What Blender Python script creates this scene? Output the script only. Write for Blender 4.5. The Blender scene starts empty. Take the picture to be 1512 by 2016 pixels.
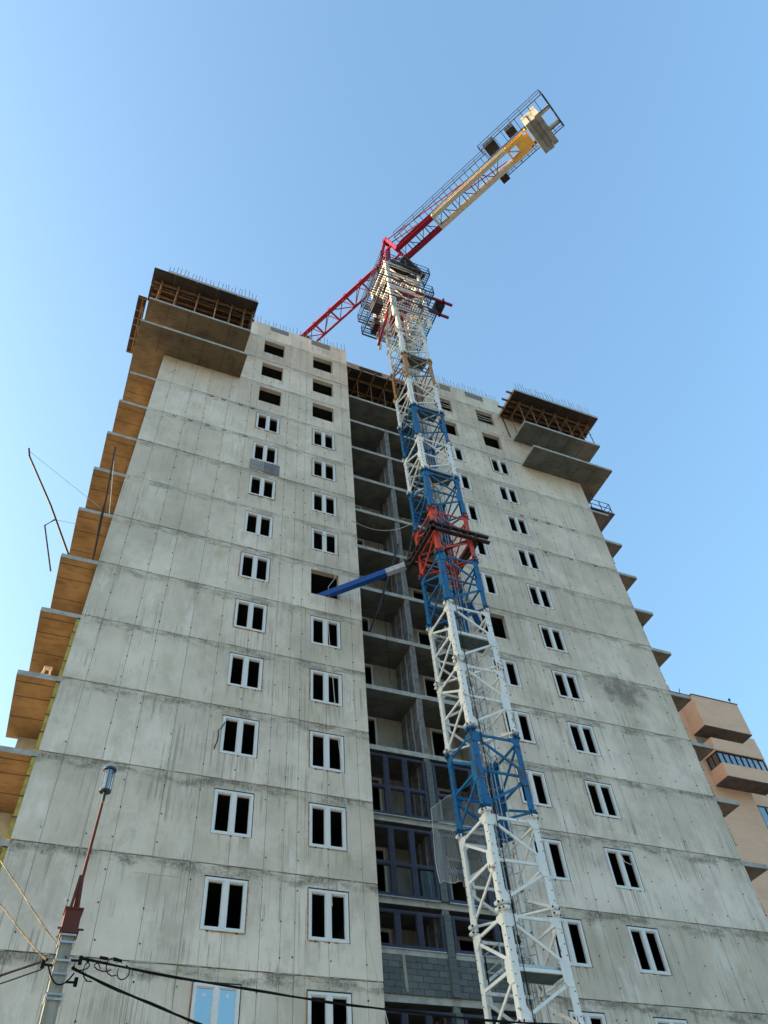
import bpy, math, random
from mathutils import Vector, Matrix
random.seed(11)
S = bpy.context.scene
COL = S.collection
# ------------------------------------------------------------------ camera, sky, sun, exposure
cam_d = bpy.data.cameras.new('camera'); cam = bpy.data.objects.new('camera', cam_d); COL.objects.link(cam)
cam_d.sensor_fit = 'HORIZONTAL'; cam_d.sensor_width = 36.0; cam_d.lens = 36.0*1523.37/1512
cam_d.clip_start = 0.1; cam_d.clip_end = 9000
R0 = (0.923377, -0.378178, -0.066001); R1 = (0.253138, 0.729058, -0.635921); R2 = (0.288610, 0.570487, 0.768927)
m = Matrix(((R0[0], -R1[0], -R2[0], 0.0), (R0[1], -R1[1], -R2[1], -24.228), (R0[2], -R1[2], -R2[2], 1.6), (0, 0, 0, 1)))
cam.matrix_world = m
S.camera = cam
SUN_EL, SUN_AZ = math.radians(10.0), math.radians(-62.0)      # azimuth clockwise from +Y
sd = Vector((math.sin(SUN_AZ)*math.cos(SUN_EL), math.cos(SUN_AZ)*math.cos(SUN_EL), math.sin(SUN_EL)))
W = bpy.data.worlds.new('World'); S.world = W; W.use_nodes = True
wn = W.node_tree.nodes; wl = W.node_tree.links
sky = wn.new('ShaderNodeTexSky'); sky.sky_type = 'NISHITA'; sky.sun_disc = False
sky.sun_elevation = SUN_EL; sky.sun_rotation = SUN_AZ
sky.altitude = 200; sky.air_density = 1.55; sky.dust_density = 10.0; sky.ozone_density = 4.0
wn['Background'].inputs['Strength'].default_value = 0.15
hs = wn.new('ShaderNodeHueSaturation'); hs.inputs['Saturation'].default_value = 0.93; wl.new(sky.outputs[0], hs.inputs['Color'])
tint = wn.new('ShaderNodeMix'); tint.data_type = 'RGBA'; tint.blend_type = 'MULTIPLY'; tint.inputs[0].default_value = 1.0; tint.inputs[7].default_value = (0.90, 1.0, 0.98, 1)
wl.new(hs.outputs[0], tint.inputs[6]); wl.new(tint.outputs[2], wn['Background'].inputs[0])
sun_d = bpy.data.lights.new('sun', 'SUN'); sun_d.energy = 2.2; sun_d.angle = math.radians(0.5); sun_d.color = (1.0, 0.68, 0.36)
sun = bpy.data.objects.new('sun', sun_d); COL.objects.link(sun); sun.rotation_euler = sd.to_track_quat('Z', 'Y').to_euler(); sun.location = (-60, 40, 80)
S.view_settings.view_transform = 'Standard'; S.view_settings.look = 'None'; S.view_settings.gamma = 1
S.view_settings.use_curve_mapping = False
S.view_settings.exposure = 2.44

# ------------------------------------------------------------------ materials
class NT:
    def __init__(s, name, rough=0.8, metal=0.0, spec=0.3):
        s.m = bpy.data.materials.new(name); s.m.use_nodes = True; s.t = s.m.node_tree; s.b = s.t.nodes['Principled BSDF']
        s.b.inputs['Roughness'].default_value = rough; s.b.inputs['Metallic'].default_value = metal
        s.b.inputs['Specular IOR Level'].default_value = spec
        s.g = s.t.nodes.new('ShaderNodeNewGeometry'); s.P = s.g.outputs['Position']
    def put(s, sock, v):
        if isinstance(v, bpy.types.NodeSocket): s.t.links.new(v, sock)
        elif isinstance(v, tuple) and len(v) == 3 and sock.type == 'RGBA': sock.default_value = (*v, 1)
        else: sock.default_value = v
    def math(s, op, a, b=0.0, c=0.0, clamp=False):
        n = s.t.nodes.new('ShaderNodeMath'); n.operation = op; n.use_clamp = clamp
        s.put(n.inputs[0], a); s.put(n.inputs[1], b); s.put(n.inputs[2], c); return n.outputs[0]
    def scale(s, v, xyz):
        n = s.t.nodes.new('ShaderNodeVectorMath'); n.operation = 'MULTIPLY'; s.put(n.inputs[0], v); n.inputs[1].default_value = xyz; return n.outputs[0]
    def noise(s, xyz=(1, 1, 1), sc=1.0, det=4.0, rough=0.55, off=0.0):
        v = s.scale(s.P, xyz)
        if off:
            a = s.t.nodes.new('ShaderNodeVectorMath'); a.operation = 'ADD'; s.put(a.inputs[0], v); a.inputs[1].default_value = (off, off*1.7, off*.6); v = a.outputs[0]
        n = s.t.nodes.new('ShaderNodeTexNoise'); s.put(n.inputs['Vector'], v); n.inputs['Scale'].default_value = sc
        n.inputs['Detail'].default_value = det; n.inputs['Roughness'].default_value = rough; return n.outputs['Fac']
    def step(s, v, a, b):
        n = s.t.nodes.new('ShaderNodeMapRange'); n.interpolation_type = 'SMOOTHSTEP'; s.put(n.inputs[0], v)
        n.inputs[1].default_value = a; n.inputs[2].default_value = b; return n.outputs[0]
    def mix(s, f, a, b, mode='MIX'):
        n = s.t.nodes.new('ShaderNodeMix'); n.data_type = 'RGBA'; n.blend_type = mode
        s.put(n.inputs[0], f); s.put(n.inputs[6], a); s.put(n.inputs[7], b); return n.outputs[2]
    def sep(s):
        n = s.t.nodes.new('ShaderNodeSeparateXYZ'); s.put(n.inputs[0], s.P); return n.outputs
    def attr(s, name):
        n = s.t.nodes.new('ShaderNodeAttribute'); n.attribute_name = name; return n.outputs['Fac']
    def col(s, c): s.put(s.b.inputs['Base Color'], c)
    def bump(s, h, st=0.3, d=0.02):
        n = s.t.nodes.new('ShaderNodeBump'); n.inputs['Strength'].default_value = st; n.inputs['Distance'].default_value = d
        s.put(n.inputs['Height'], h); s.t.links.new(n.outputs[0], s.b.inputs['Normal'])

def mat_facade():
    t = NT('cast concrete wall', 0.85); x, y, z = t.sep()
    zfade = t.math('SUBTRACT', 1.15, t.math('MULTIPLY', t.step(z, 10.0, 48.0), .62))  # stain strength drops with height, leaving the upper floors paler
    big = t.noise(sc=0.30, det=6, rough=.62); mid = t.noise(sc=1.1, det=6, rough=.65, off=7); tone = t.attr('tone')
    c = t.mix(t.step(big, .36, .66), (.84, .81, .73), (.62, .595, .52))
    c = t.mix(t.math('MULTIPLY', t.step(tone, .55, 1.0), .28), c, (.84, .83, .78))
    c = t.mix(t.math('MULTIPLY', t.step(tone, .45, .0), .14), c, (.46, .44, .38))
    pour = t.t.nodes.new('ShaderNodeTexWhiteNoise'); pour.noise_dimensions = '1D'
    t.put(pour.inputs['W'], t.math('ADD', t.math('FLOOR', t.math('DIVIDE', t.math('SUBTRACT', z, 7.74-300), 3.0)), t.math('MULTIPLY', t.math('GREATER_THAN', x, 13.3), 37.3)))
    pv = pour.outputs['Value']
    c = t.mix(t.math('MULTIPLY', t.step(pv, .5, 1.0), .32), c, (.50, .47, .40)); c = t.mix(t.math('MULTIPLY', t.step(pv, .5, .0), .25), c, (.86, .85, .82))
    blot = t.step(t.noise((1, 1, .8), .55, 7, .72, off=91), .47, .60)
    c = t.mix(t.math('MULTIPLY', t.math('MULTIPLY', blot, .34), zfade), c, (.45, .43, .37))
    pale = t.math('MULTIPLY', t.step(t.noise((1.1, 1.1, .45), 1.0, 5, .6, off=31), .53, .68), t.step(tone, .0, .7))
    c = t.mix(t.math('MULTIPLY', pale, .6), c, (.88, .88, .86))
    stk = t.math('MULTIPLY', t.step(t.noise((5.5, 5.5, .3), 1.0, 5, .65, off=3), .47, .72), t.step(t.noise((.5, .5, .4), 1.0, 3, off=83), .46, .64))
    c = t.mix(t.math('MULTIPLY', t.math('MULTIPLY', stk, .34), zfade), c, (.33, .315, .27))
    fine = t.noise((19, 19, .16), 1.0, 3, .6, off=11)
    fm = t.math('MULTIPLY', t.step(fine, .52, .64), t.step(t.noise((.45, .45, .6), 1.0, 3, off=23), .50, .62))
    c = t.mix(t.math('MULTIPLY', t.math('MULTIPLY', fm, .66), zfade), c, (.33, .315, .275))
    s = t.math('FRACT', t.math('DIVIDE', t.math('SUBTRACT', z, 7.74-300), 3.0))
    c = t.mix(t.math('MULTIPLY', t.math('MULTIPLY', t.step(s, .35, 1.0), .24), zfade), c, (.46, .435, .36))
    wob = t.math('MULTIPLY_ADD', t.math('SUBTRACT', mid, .5), .30, s)
    band = t.math('MULTIPLY', t.step(wob, .84, .93), t.step(t.noise((.8, .8, 2), 1.0, 5, .7, off=40), .40, .60))
    scr = t.step(t.noise((24, 24, 6), 1.0, 3, .7, off=50), .42, .6)
    c = t.mix(t.math('MULTIPLY', band, t.math('MULTIPLY', t.math('MULTIPLY_ADD', scr, .45, .48), zfade)), c, (.20, .19, .165))
    run = t.math('MULTIPLY', t.step(s, .30, .98), t.step(t.noise((8, 8, .35), 1.0, 4, .65, off=61), .57, .70))
    c = t.mix(t.math('MULTIPLY', t.math('MULTIPLY', run, .6), zfade), c, (.28, .27, .215))
    wc = None
    for c0, c1 in ((4.70, 6.08), (8.09, 9.475), (17.125, 18.51), (20.52, 21.90)):
        q = t.math('LESS_THAN', t.math('ABSOLUTE', t.math('SUBTRACT', x, (c0+c1)/2)), .82); wc = q if wc is None else t.math('ADD', wc, q)
    drip = t.math('MULTIPLY', t.math('MULTIPLY', wc, t.step(s, .02, .32)), t.math('MULTIPLY', t.math('LESS_THAN', s, .336), t.step(t.noise((7, 7, .5), 1.0, 4, .65, off=17), .47, .66)))
    c = t.mix(t.math('MULTIPLY', drip, .5), c, (.30, .27, .21))
    ochre = t.math('MULTIPLY', t.step(t.noise((.9, .9, .6), 1.0, 5, .6, off=77), .57, .74), .35)
    c = t.mix(ochre, c, (.54, .46, .31))
    dx = t.math('DIVIDE', t.math('SUBTRACT', x, 24.6), 1.5); dz = t.math('DIVIDE', t.math('SUBTRACT', z, 24.9), 1.1)
    rr = t.math('ADD', t.math('ADD', t.math('MULTIPLY', dx, dx), t.math('MULTIPLY', dz, dz)), t.math('MULTIPLY', t.math('SUBTRACT', mid, .5), 4.0))
    c = t.mix(t.math('MULTIPLY', t.math('SUBTRACT', 1.0, t.step(rr, -.2, 1.3)), .75), c, (.16, .15, .135))
    grain = t.noise(sc=14, det=5, rough=.7, off=5)
    c = t.mix(t.math('MULTIPLY', t.step(grain, .52, .75), .2), c, (.33, .32, .28))
    t.col(t.mix(1.0, c, (1.13, 1.0, .90), 'MULTIPLY'))
    t.bump(t.math('MULTIPLY_ADD', fine, .6, t.math('MULTIPLY', grain, .5)), .25, .02)
    return t.m
def mat_simple(name, a, b, sc=2.0, rough=.7, metal=0.0, xyz=(1, 1, 1), lo=.4, hi=.65, bump=0.0, spec=.3):
    t = NT(name, rough, metal, spec); n = t.noise(xyz, sc, 5, .6, off=random.uniform(1, 60))
    t.col(t.mix(t.step(n, lo, hi), a, b))
    if bump: t.bump(t.noise(xyz, sc*6, 4), bump, .02)
    return t.m
def mat_paint(name, c, rust=(.20, .085, .035), amt=.62, rough=.42):
    t = NT(name, rough); d = t.noise((3, 3, .8), 1.0, 5, .6, off=random.uniform(1, 50))
    cc = t.mix(t.math('MULTIPLY', t.step(d, .4, .75), .4), c, tuple(v*.68 for v in c))
    n = t.noise((1.6, 1.6, 1.1), 2.2, 6, .7, off=random.uniform(1, 50))
    t.col(t.mix(t.step(n, amt, amt+.07), cc, rust)); return t.m
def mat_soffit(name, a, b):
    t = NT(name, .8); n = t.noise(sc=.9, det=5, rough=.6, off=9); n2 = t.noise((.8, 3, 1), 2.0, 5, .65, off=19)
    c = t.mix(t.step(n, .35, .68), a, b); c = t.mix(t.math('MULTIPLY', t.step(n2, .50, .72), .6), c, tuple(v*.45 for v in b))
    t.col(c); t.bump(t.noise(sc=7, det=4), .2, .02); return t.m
def mat_block(name, a, b, d):
    t = NT(name, .9); oi = t.t.nodes.new('ShaderNodeObjectInfo').outputs['Random']
    c = t.mix(oi, a, b); n = t.noise(sc=5, det=6, rough=.7); c = t.mix(t.math('MULTIPLY', t.step(n, .5, .72), .5), c, d)
    t.col(c); t.bump(t.noise(sc=40, det=4), .5, .01); return t.m
def mat_brick(name, a, b, mo):
    t = NT(name, .85); x, y, z = t.sep()
    cb = t.t.nodes.new('ShaderNodeCombineXYZ'); t.put(cb.inputs[0], t.math('ADD', x, y)); t.put(cb.inputs[1], z)
    n = t.t.nodes.new('ShaderNodeTexBrick'); t.t.links.new(cb.outputs[0], n.inputs['Vector'])
    n.inputs['Scale'].default_value = 1.0; n.inputs['Brick Width'].default_value = .26; n.inputs['Row Height'].default_value = .075
    n.inputs['Mortar Size'].default_value = .006
    n.inputs['Color1'].default_value = (*a, 1); n.inputs['Color2'].default_value = (*b, 1); n.inputs['Mortar'].default_value = (*mo, 1)
    big = t.noise((.5, .5, 1.5), 1.0, 4, off=4)
    t.col(t.mix(t.math('MULTIPLY', t.step(big, .4, .7), .35), n.outputs['Color'], tuple(v*.78 for v in b))); return t.m
def mat_glass(name, tint, mixf, rough=.02):
    m_ = bpy.data.materials.new(name); m_.use_nodes = True; t = m_.node_tree; t.nodes.remove(t.nodes['Principled BSDF'])
    g = t.nodes.new('ShaderNodeBsdfGlossy'); g.inputs['Roughness'].default_value = rough; g.inputs['Color'].default_value = (*tint, 1)
    tr = t.nodes.new('ShaderNodeBsdfTransparent'); tr.inputs['Color'].default_value = (.75, .8, .8, 1)
    mx = t.nodes.new('ShaderNodeMixShader'); mx.inputs[0].default_value = mixf
    t.links.new(tr.outputs[0], mx.inputs[1]); t.links.new(g.outputs[0], mx.inputs[2]); t.links.new(mx.outputs[0], t.nodes['Material Output'].inputs['Surface']); return m_
def mat_net():
    t = NT('debris net mesh', .8); x, y, z = t.sep()
    u = t.math('FRACT', t.math('MULTIPLY', x, 22)); v = t.math('FRACT', t.math('MULTIPLY', z, 22))
    line = t.math('MAXIMUM', t.math('LESS_THAN', u, .3), t.math('LESS_THAN', v, .3))
    t.col((.62, .62, .60)); t.put(t.b.inputs['Alpha'], t.math('MULTIPLY', line, .42)); return t.m

M = {}
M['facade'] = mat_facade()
M['concrete'] = mat_simple('grey concrete', (.42, .41, .37), (.29, .285, .26), 1.2, .85, bump=.3)
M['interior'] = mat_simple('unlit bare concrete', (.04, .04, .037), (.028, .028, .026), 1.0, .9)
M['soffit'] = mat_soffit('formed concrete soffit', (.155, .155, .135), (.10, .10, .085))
M['soffit_sunglow'] = mat_soffit('sun bounce tinted soffit', (.24, .155, .075), (.165, .10, .045))  # orange of bounced sun painted into the left balcony undersides
M['soffit_halfglow'] = mat_soffit('faintly glow tinted soffit', (.17, .125, .075), (.11, .082, .05))  # weaker dose of the same bounced warmth in the colour, left cantilevers
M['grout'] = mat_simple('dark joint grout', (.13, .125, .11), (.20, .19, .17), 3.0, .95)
M['bleed'] = mat_simple('grout bleed', (.50, .48, .43), (.27, .26, .23), 4.0, .95, bump=.5)
M['slab'] = mat_simple('slab edge concrete', (.50, .485, .44), (.36, .35, .32), 3.0, .85, bump=.4)
M['loggia'] = mat_simple('loggia wall concrete', (.46, .43, .36), (.33, .31, .26), 1.6, .85, xyz=(2, 2, .6), bump=.3)
M['pvc'] = mat_simple('white pvc frame', (.86, .84, .80), (.76, .75, .73), 7.0, .4, xyz=(3, 1, 5))
M['plum'] = mat_simple('plum window frame', (.048, .044, .072), (.034, .032, .052), 4.0, .35)
M['foam'] = mat_simple('orange mounting foam', (.55, .33, .16), (.34, .17, .08), 9.0, .9, bump=.6)
M['glass_blue'] = mat_glass('film covered blue glass', (.36, .46, .53), .85)
M['glass'] = mat_glass('clear window glass', (.5, .6, .6), .03)
M['glass_lamp'] = mat_glass('lantern glass', (.8, .86, .9), .22)
M['glass_dark'] = mat_glass('dark balcony glass', (.40, .45, .5), .35)
M['sticker'] = mat_simple('white sticker', (.8, .82, .82), (.75, .77, .78), 3.0)
M['block'] = mat_block('grey masonry block', (.11, .13, .13), (.165, .185, .18), (.08, .09, .09))
M['mortar'] = mat_simple('grey mortar', (.14, .14, .135), (.09, .095, .09), 5.0, .95, bump=.4)
M['smear'] = mat_simple('pale mortar smear', (.52, .51, .47), (.36, .35, .32), 5.0, .95)
M['partition'] = mat_simple('grey partition block', (.24, .235, .235), (.15, .148, .15), 3.0, .95, bump=.5)
M['ins'] = mat_simple('yellow insulation board', (.52, .41, .09), (.34, .27, .07), 4.0, .9, bump=.4)
M['propsteel'] = mat_simple('rusty prop steel', (.26, .17, .13), (.17, .10, .07), 6.0, .7)
M['dark'] = mat_simple('dark steel', (.03, .03, .035), (.05, .045, .045), 5.0, .5, .3)
M['brownsteel'] = mat_simple('brown oxide steel', (.055, .03, .022), (.03, .022, .02), 3.0, .6, .2)
M['galv'] = mat_simple('galvanised steel', (.45, .47, .48), (.33, .35, .36), 6.0, .4, .6)
M['rail'] = mat_simple('painted rail steel', (.06, .075, .10), (.045, .05, .065), 6.0, .5, .3)
M['ply'] = mat_simple('film faced plywood', (.028, .018, .014), (.05, .03, .02), 1.4, .55)
M['plyedge'] = mat_simple('bare plywood edge', (.52, .33, .22), (.40, .26, .17), 2.0, .8)
M['timber'] = mat_simple('yellow timber beam', (.22, .115, .045), (.13, .065, .025), 3.0, .75, xyz=(1, 6, 6))
M['rebar'] = mat_simple('reinforcing steel', (.13, .12, .125), (.10, .085, .08), 8.0, .6, .5)
M['white'] = mat_paint('white crane paint', (.88, .87, .83), amt=.61)
M['blue'] = mat_paint('blue crane paint', (.008, .135, .33), rust=(.06, .07, .08), amt=.55)
M['red'] = mat_paint('orange red crane paint', (.60, .075, .045), amt=.68)
M['rust'] = mat_paint('ochre primer paint', (.46, .24, .075), amt=.6)
M['crimson'] = mat_paint('crimson crane paint', (.27, .012, .032), amt=.75)
M['cream'] = mat_paint('cream crane paint', (.66, .60, .50), amt=.72)
M['yellow'] = mat_paint('sun glow tinted crane paint', (.80, .50, .14), amt=.74)  # yellow is sun bounced off the counterweights, put into the colour
M['cw'] = mat_simple('counterweight concrete', (.34, .34, .31), (.24, .24, .215), 2.0, .9, bump=.3)
M['grate'] = mat_simple('green grey platform plate', (.10, .13, .12), (.07, .09, .085), 4.0, .6, .2)
M['tieblue'] = mat_paint('bright blue tie paint', (.008, .075, .32), amt=.78)
M['tiegrey'] = mat_simple('grey tie paint', (.50, .51, .53), (.38, .39, .41), 4.0, .5)
M['post'] = mat_simple('weathered post concrete', (.40, .38, .32), (.28, .265, .22), 4.0, .9, xyz=(3, 3, .5), bump=.3)
M['rustiron'] = mat_paint('rusty iron', (.13, .035, .025), rust=(.42, .20, .06), amt=.56, rough=.7)
M['lampcap'] = mat_simple('blue lamp cap', (.03, .10, .20), (.02, .07, .15), 4.0, .4)
M['black'] = mat_simple('black cable sheath', (.012, .012, .014), (.02, .02, .022), 6.0, .95, spec=.05)
M['goldcable'] = mat_simple('golden brown cable', (.17, .09, .012), (.012, .010, .009), 5.0, .5, lo=.45, hi=.55, xyz=(6, 6, 6))
M['rope'] = mat_simple('pale rope', (.66, .64, .58), (.52, .50, .45), 9.0, .9)
M['sheet'] = mat_simple('grey cement sheet', (.33, .325, .31), (.27, .265, .26), 3.0, .8)
M['sheet2'] = mat_simple('bluish cement sheet', (.22, .215, .235), (.17, .165, .19), 3.0, .8)
M['plank'] = mat_simple('weathered plank', (.36, .34, .29), (.26, .245, .20), 2.0, .85, xyz=(6, 6, .8))
M['peach'] = mat_brick('peach facing brick', (.98, .65, .45), (.96, .58, .37), (.93, .64, .47))
M['peachcap'] = mat_simple('brown metal coping', (.22, .07, .045), (.17, .055, .04), 3.0, .5)
M['peachsoffit'] = mat_simple('painted dark soffit', (.16, .12, .10), (.11, .085, .075), 2.0, .8)
M['wood'] = mat_simple('pale sawn wood', (.66, .52, .38), (.55, .42, .30), 3.0, .8)
M['net'] = mat_net()
M['ground'] = mat_simple('packed site soil', (.30, .275, .225), (.22, .20, .165), .35, .95, bump=.4)
M['asphalt'] = mat_simple('asphalt', (.055, .055, .056), (.04, .04, .042), 2.0, .9)
M['infill'] = mat_brick('grey infill brick', (.27, .25, .235), (.22, .21, .20), (.34, .33, .31))

# ------------------------------------------------------------------ mesh builder
def V(*a): return Vector(a)
class MB:
    def __init__(s): s.v = []; s.f = []; s.mi = []; s.tone = []
    def quad(s, a, b, c, d, mi=0, tone=.5):
        n = len(s.v); s.v += [tuple(a), tuple(b), tuple(c), tuple(d)]; s.f.append((n, n+1, n+2, n+3)); s.mi.append(mi); s.tone.append(tone)
    def box(s, x0, x1, y0, y1, z0, z1, mi=0, mt=None, mb=None, tone=.5, mf=None):
        n = len(s.v)
        s.v += [(x0, y0, z0), (x1, y0, z0), (x1, y1, z0), (x0, y1, z0), (x0, y0, z1), (x1, y0, z1), (x1, y1, z1), (x0, y1, z1)]
        for q in ((3, 2, 1, 0), (4, 5, 6, 7), (0, 1, 5, 4), (1, 2, 6, 5), (2, 3, 7, 6), (3, 0, 4, 7)): s.f.append(tuple(n+i for i in q))
        s.mi += [mi if mb is None else mb, mi if mt is None else mt, mi if mf is None else mf, mi, mi, mi]; s.tone += [tone]*6
    def bar(s, p, q, w, h=None, up=(0, 0, 1), mi=0):
        p = Vector(p); q = Vector(q); h = w if h is None else h; d = (q-p).normalized(); u = Vector(up)
        if abs(d.dot(u)) > .98: u = Vector((0, 1, 0))
        sx = d.cross(u).normalized()*(w/2); sy = sx.cross(d).normalized()*(h/2); n = len(s.v)
        for e in (p, q):
            for a, b in ((-1, -1), (1, -1), (1, 1), (-1, 1)): s.v.append(tuple(e+sx*a+sy*b))
        for f in ((3, 2, 1, 0), (4, 5, 6, 7), (0, 1, 5, 4), (1, 2, 6, 5), (2, 3, 7, 6), (3, 0, 4, 7)): s.f.append(tuple(n+i for i in f)); s.mi.append(mi); s.tone.append(.5)
    def tube(s, pts, r, k=6, cap=True, mi=0, r2=None):
        pts = [Vector(p) for p in pts]; n0 = len(s.v); L = len(pts)
        for i, p in enumerate(pts):
            d = (pts[min(i+1, L-1)]-pts[max(i-1, 0)]).normalized(); u = Vector((0, 0, 1))
            if abs(d.z) > .95: u = Vector((1, 0, 0))
            a = d.cross(u).normalized(); b = a.cross(d); rr = r if r2 is None else r+(r2-r)*i/(L-1)
            for j in range(k): t = 2*math.pi*j/k; s.v.append(tuple(p+(a*math.cos(t)+b*math.sin(t))*rr))
        for i in range(L-1):
            for j in range(k): s.f.append((n0+i*k+j, n0+i*k+(j+1) % k, n0+(i+1)*k+(j+1) % k, n0+(i+1)*k+j)); s.mi.append(mi); s.tone.append(.5)
        if cap:
            s.f.append(tuple(n0+j for j in range(k-1, -1, -1))); s.f.append(tuple(n0+(L-1)*k+j for j in range(k))); s.mi += [mi, mi]; s.tone += [.5, .5]
    def mesh(s, name, mats):
        me = bpy.data.meshes.new(name); me.from_pydata(s.v, [], s.f)
        for q in (mats if isinstance(mats, (list, tuple)) else [mats]): me.materials.append(M[q])
        me.polygons.foreach_set('material_index', s.mi)
        a = me.attributes.new('tone', 'FLOAT', 'FACE'); a.data.foreach_set('value', s.tone)
        me.update(); return me
    def obj(s, name, mats, parent=None, loc=None):
        return link(name, s.mesh(name, mats), parent, loc)
def link(name, me, parent=None, loc=None, rot=None):
    o = bpy.data.objects.new(name, me); COL.objects.link(o); o.parent = parent
    if loc: o.location = loc
    if rot: o.rotation_euler = rot
    return o
def thing(name, label, cat, loc=(0, 0, 0), group=None, me=None):
    o = link(name, me, None, loc); o['label'] = label; o['category'] = cat
    if group: o['group'] = group
    return o
def tag(o, label, cat, group=None):
    o['label'] = label; o['category'] = cat
    if group: o['group'] = group
    return o
def catenary(p, q, sag, n=14):
    p = Vector(p); q = Vector(q); return [p.lerp(q, i/n)-Vector((0, 0, sag*4*(i/n)*(1-i/n))) for i in range(n+1)]

# ------------------------------------------------------------------ ground
g = MB(); g.quad((-3000, -3000, 0), (3000, -3000, 0), (3000, 3000, 0), (-3000, 3000, 0))
o = g.obj('ground', 'ground'); o['kind'] = 'structure'
g = MB(); g.quad((-400, -40, .004), (400, -40, .004), (400, -30, .004), (-400, -30, .004)); o = g.obj('road', 'asphalt'); o['kind'] = 'structure'

# ------------------------------------------------------------------ the concrete tower block
def zf(r): return 7.74+3*r
X0, X1, X2, X3 = -1.15, 10.55, 16.05, 27.75
WIN = {'A': (4.70, 6.08), 'B': (8.09, 9.475), 'C': (17.125, 18.51), 'D': (20.52, 21.90)}
SILL, HEAD = 1.005, 2.605
B = thing('apartment_tower', 'unfinished grey concrete apartment tower with open windows, under construction', 'building')
JL = [-.35, .85, 1.75, 3.0, 4.2, 5.39, 6.55, 7.2, 7.66, 8.78, 10.02]
def lift(block, r, ztop=None):
    xa, xb = (X0, X1) if block == 'L' else (X2, X3)
    cols = [WIN[c] for c in ('AB' if block == 'L' else 'CD')]
    js = JL if block == 'L' else sorted(26.6-j for j in JL)
    z0, z1 = zf(r), ztop or zf(r+1); has = r <= 13
    if r == 14: xa, xb = (3.62, X1) if block == 'L' else (X2, 22.95)
    js = [j for j in js if xa+.1 < j < xb-.1]
    rnd = random.Random(r*7+(0 if block == 'L' else 100))
    b = MB(); G = .006; lo = 0 if r == 14 else rnd.uniform(-.016, .004)
    pan = list(zip([xa]+js, js+[xb])); za, zb = z0+.018, z1-.016
    for i, (pa, pb) in enumerate(pan):
        off = lo+rnd.uniform(-.006, .004); tone = rnd.random()
        a, c = pa+(G if i else 0), pb-(G if i < len(pan)-1 else 0)
        cuts = [a, c]+[w for wc in cols for w in wc if a < w < c and has]
        cuts.sort()
        for u, w in zip(cuts, cuts[1:]):
            mid = (u+w)/2; inw = has and any(wc[0] < mid < wc[1] for wc in cols)
            for s0, s1 in (((za, z0+SILL), (z0+HEAD, zb)) if inw else ((za, zb),)):
                b.quad((u, off, s0), (w, off, s0), (w, off, s1), (u, off, s1), 0, tone)
        b.quad((a, off, zb), (c, off, zb), (c, .03, zb), (a, .03, zb), 0, .3); b.quad((a, .03, za), (c, .03, za), (c, off, za), (a, off, za), 0, .3)
        for xx in (a, c):
            inw = has and any(wc[0] < xx < wc[1] for wc in cols)
            for s0, s1 in (((za, z0+SILL), (z0+HEAD, zb)) if inw else ((za, zb),)): b.quad((xx, off, s0), (xx, off, s1), (xx, .03, s1), (xx, .03, s0), 0, .3)
    # core wall behind the panels
    cuts = sorted([xa, xb]+([w for wc in cols for w in wc] if has else []))
    for u, w in zip(cuts, cuts[1:]):
        inw = has and any(abs(u-wc[0]) < 1e-6 for wc in cols)
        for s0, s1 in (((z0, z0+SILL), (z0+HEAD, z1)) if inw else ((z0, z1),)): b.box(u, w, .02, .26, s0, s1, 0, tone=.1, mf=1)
        if inw:
            zz0, zz1 = z0+SILL, z0+HEAD
            b.quad((u, -.003, zz0), (u, -.003, zz1), (u, .02, zz1), (u, .02, zz0)); b.quad((w, -.003, zz0), (w, .02, zz0), (w, .02, zz1), (w, -.003, zz1))
            b.quad((u, -.003, zz1), (w, -.003, zz1), (w, .02, zz1), (u, .02, zz1)); b.quad((u, -.003, zz0), (u, .02, zz0), (w, .02, zz0), (w, -.003, zz0))
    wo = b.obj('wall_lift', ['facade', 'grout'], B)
    b = MB(); x = xa+.05
    while x < xb-.6:
        w = rnd.uniform(.06, .5); h = rnd.uniform(.012, .05)
        if rnd.random() < .55: b.box(x, x+w, lo-rnd.uniform(.006, .022), .01, z0-h*.6, z0+rnd.uniform(.004, .03))
        x += w+rnd.uniform(0, .35)
    b.obj('grout_bleed', 'bleed', wo)['kind'] = 'stuff'
for r in range(-3, 14):
    for k in 'LR': lift(k, r)
for k in 'LR': lift(k, 14, 51.72)
# tie holes left by the shutter bolts
b = MB(); rnd = random.Random(5)
for blk in 'LR':
    js = JL if blk == 'L' else [26.6-j for j in JL]
    for r in range(-1, 14):
        for j in js:
            for h in (.45, 1.45, 2.45):
                x = j+rnd.choice((0, 0, .06, -.06)); z = zf(r)+h+rnd.uniform(-.03, .03)
                if any(a-.12 < x < c+.12 for a, c in WIN.values()) and SILL-.1 < h < HEAD+.1: continue
                if rnd.random() < .18: continue
                b.tube([(x, .004, z), (x, -.026, z)], .026 if rnd.random() < .7 else .018, 6)
b.obj('tie_hole', 'dark', B)['kind'] = 'stuff'
for blk, r, xs in (('L', 11, (1.9, 2.6, 3.6, 4.3)), ('L', 10, (.2, 1.05, 2.0, 2.9, 4.1)), ('R', 10, (21.6, 22.6, 23.5, 24.4, 25.3)), ('R', 9, (22.5, 24.3, 26.0))):
    for x in xs:
        b = MB(); b.box(x, x+.2, -.028, .004, zf(r)-.16, zf(r)-.135); b.box(x, x+.025, -.028, .004, zf(r)-.135, zf(r)+.01); b.box(x+.175, x+.2, -.028, .004, zf(r)-.135, zf(r)+.01); b.obj('anchor_pocket', 'dark', B)
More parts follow.
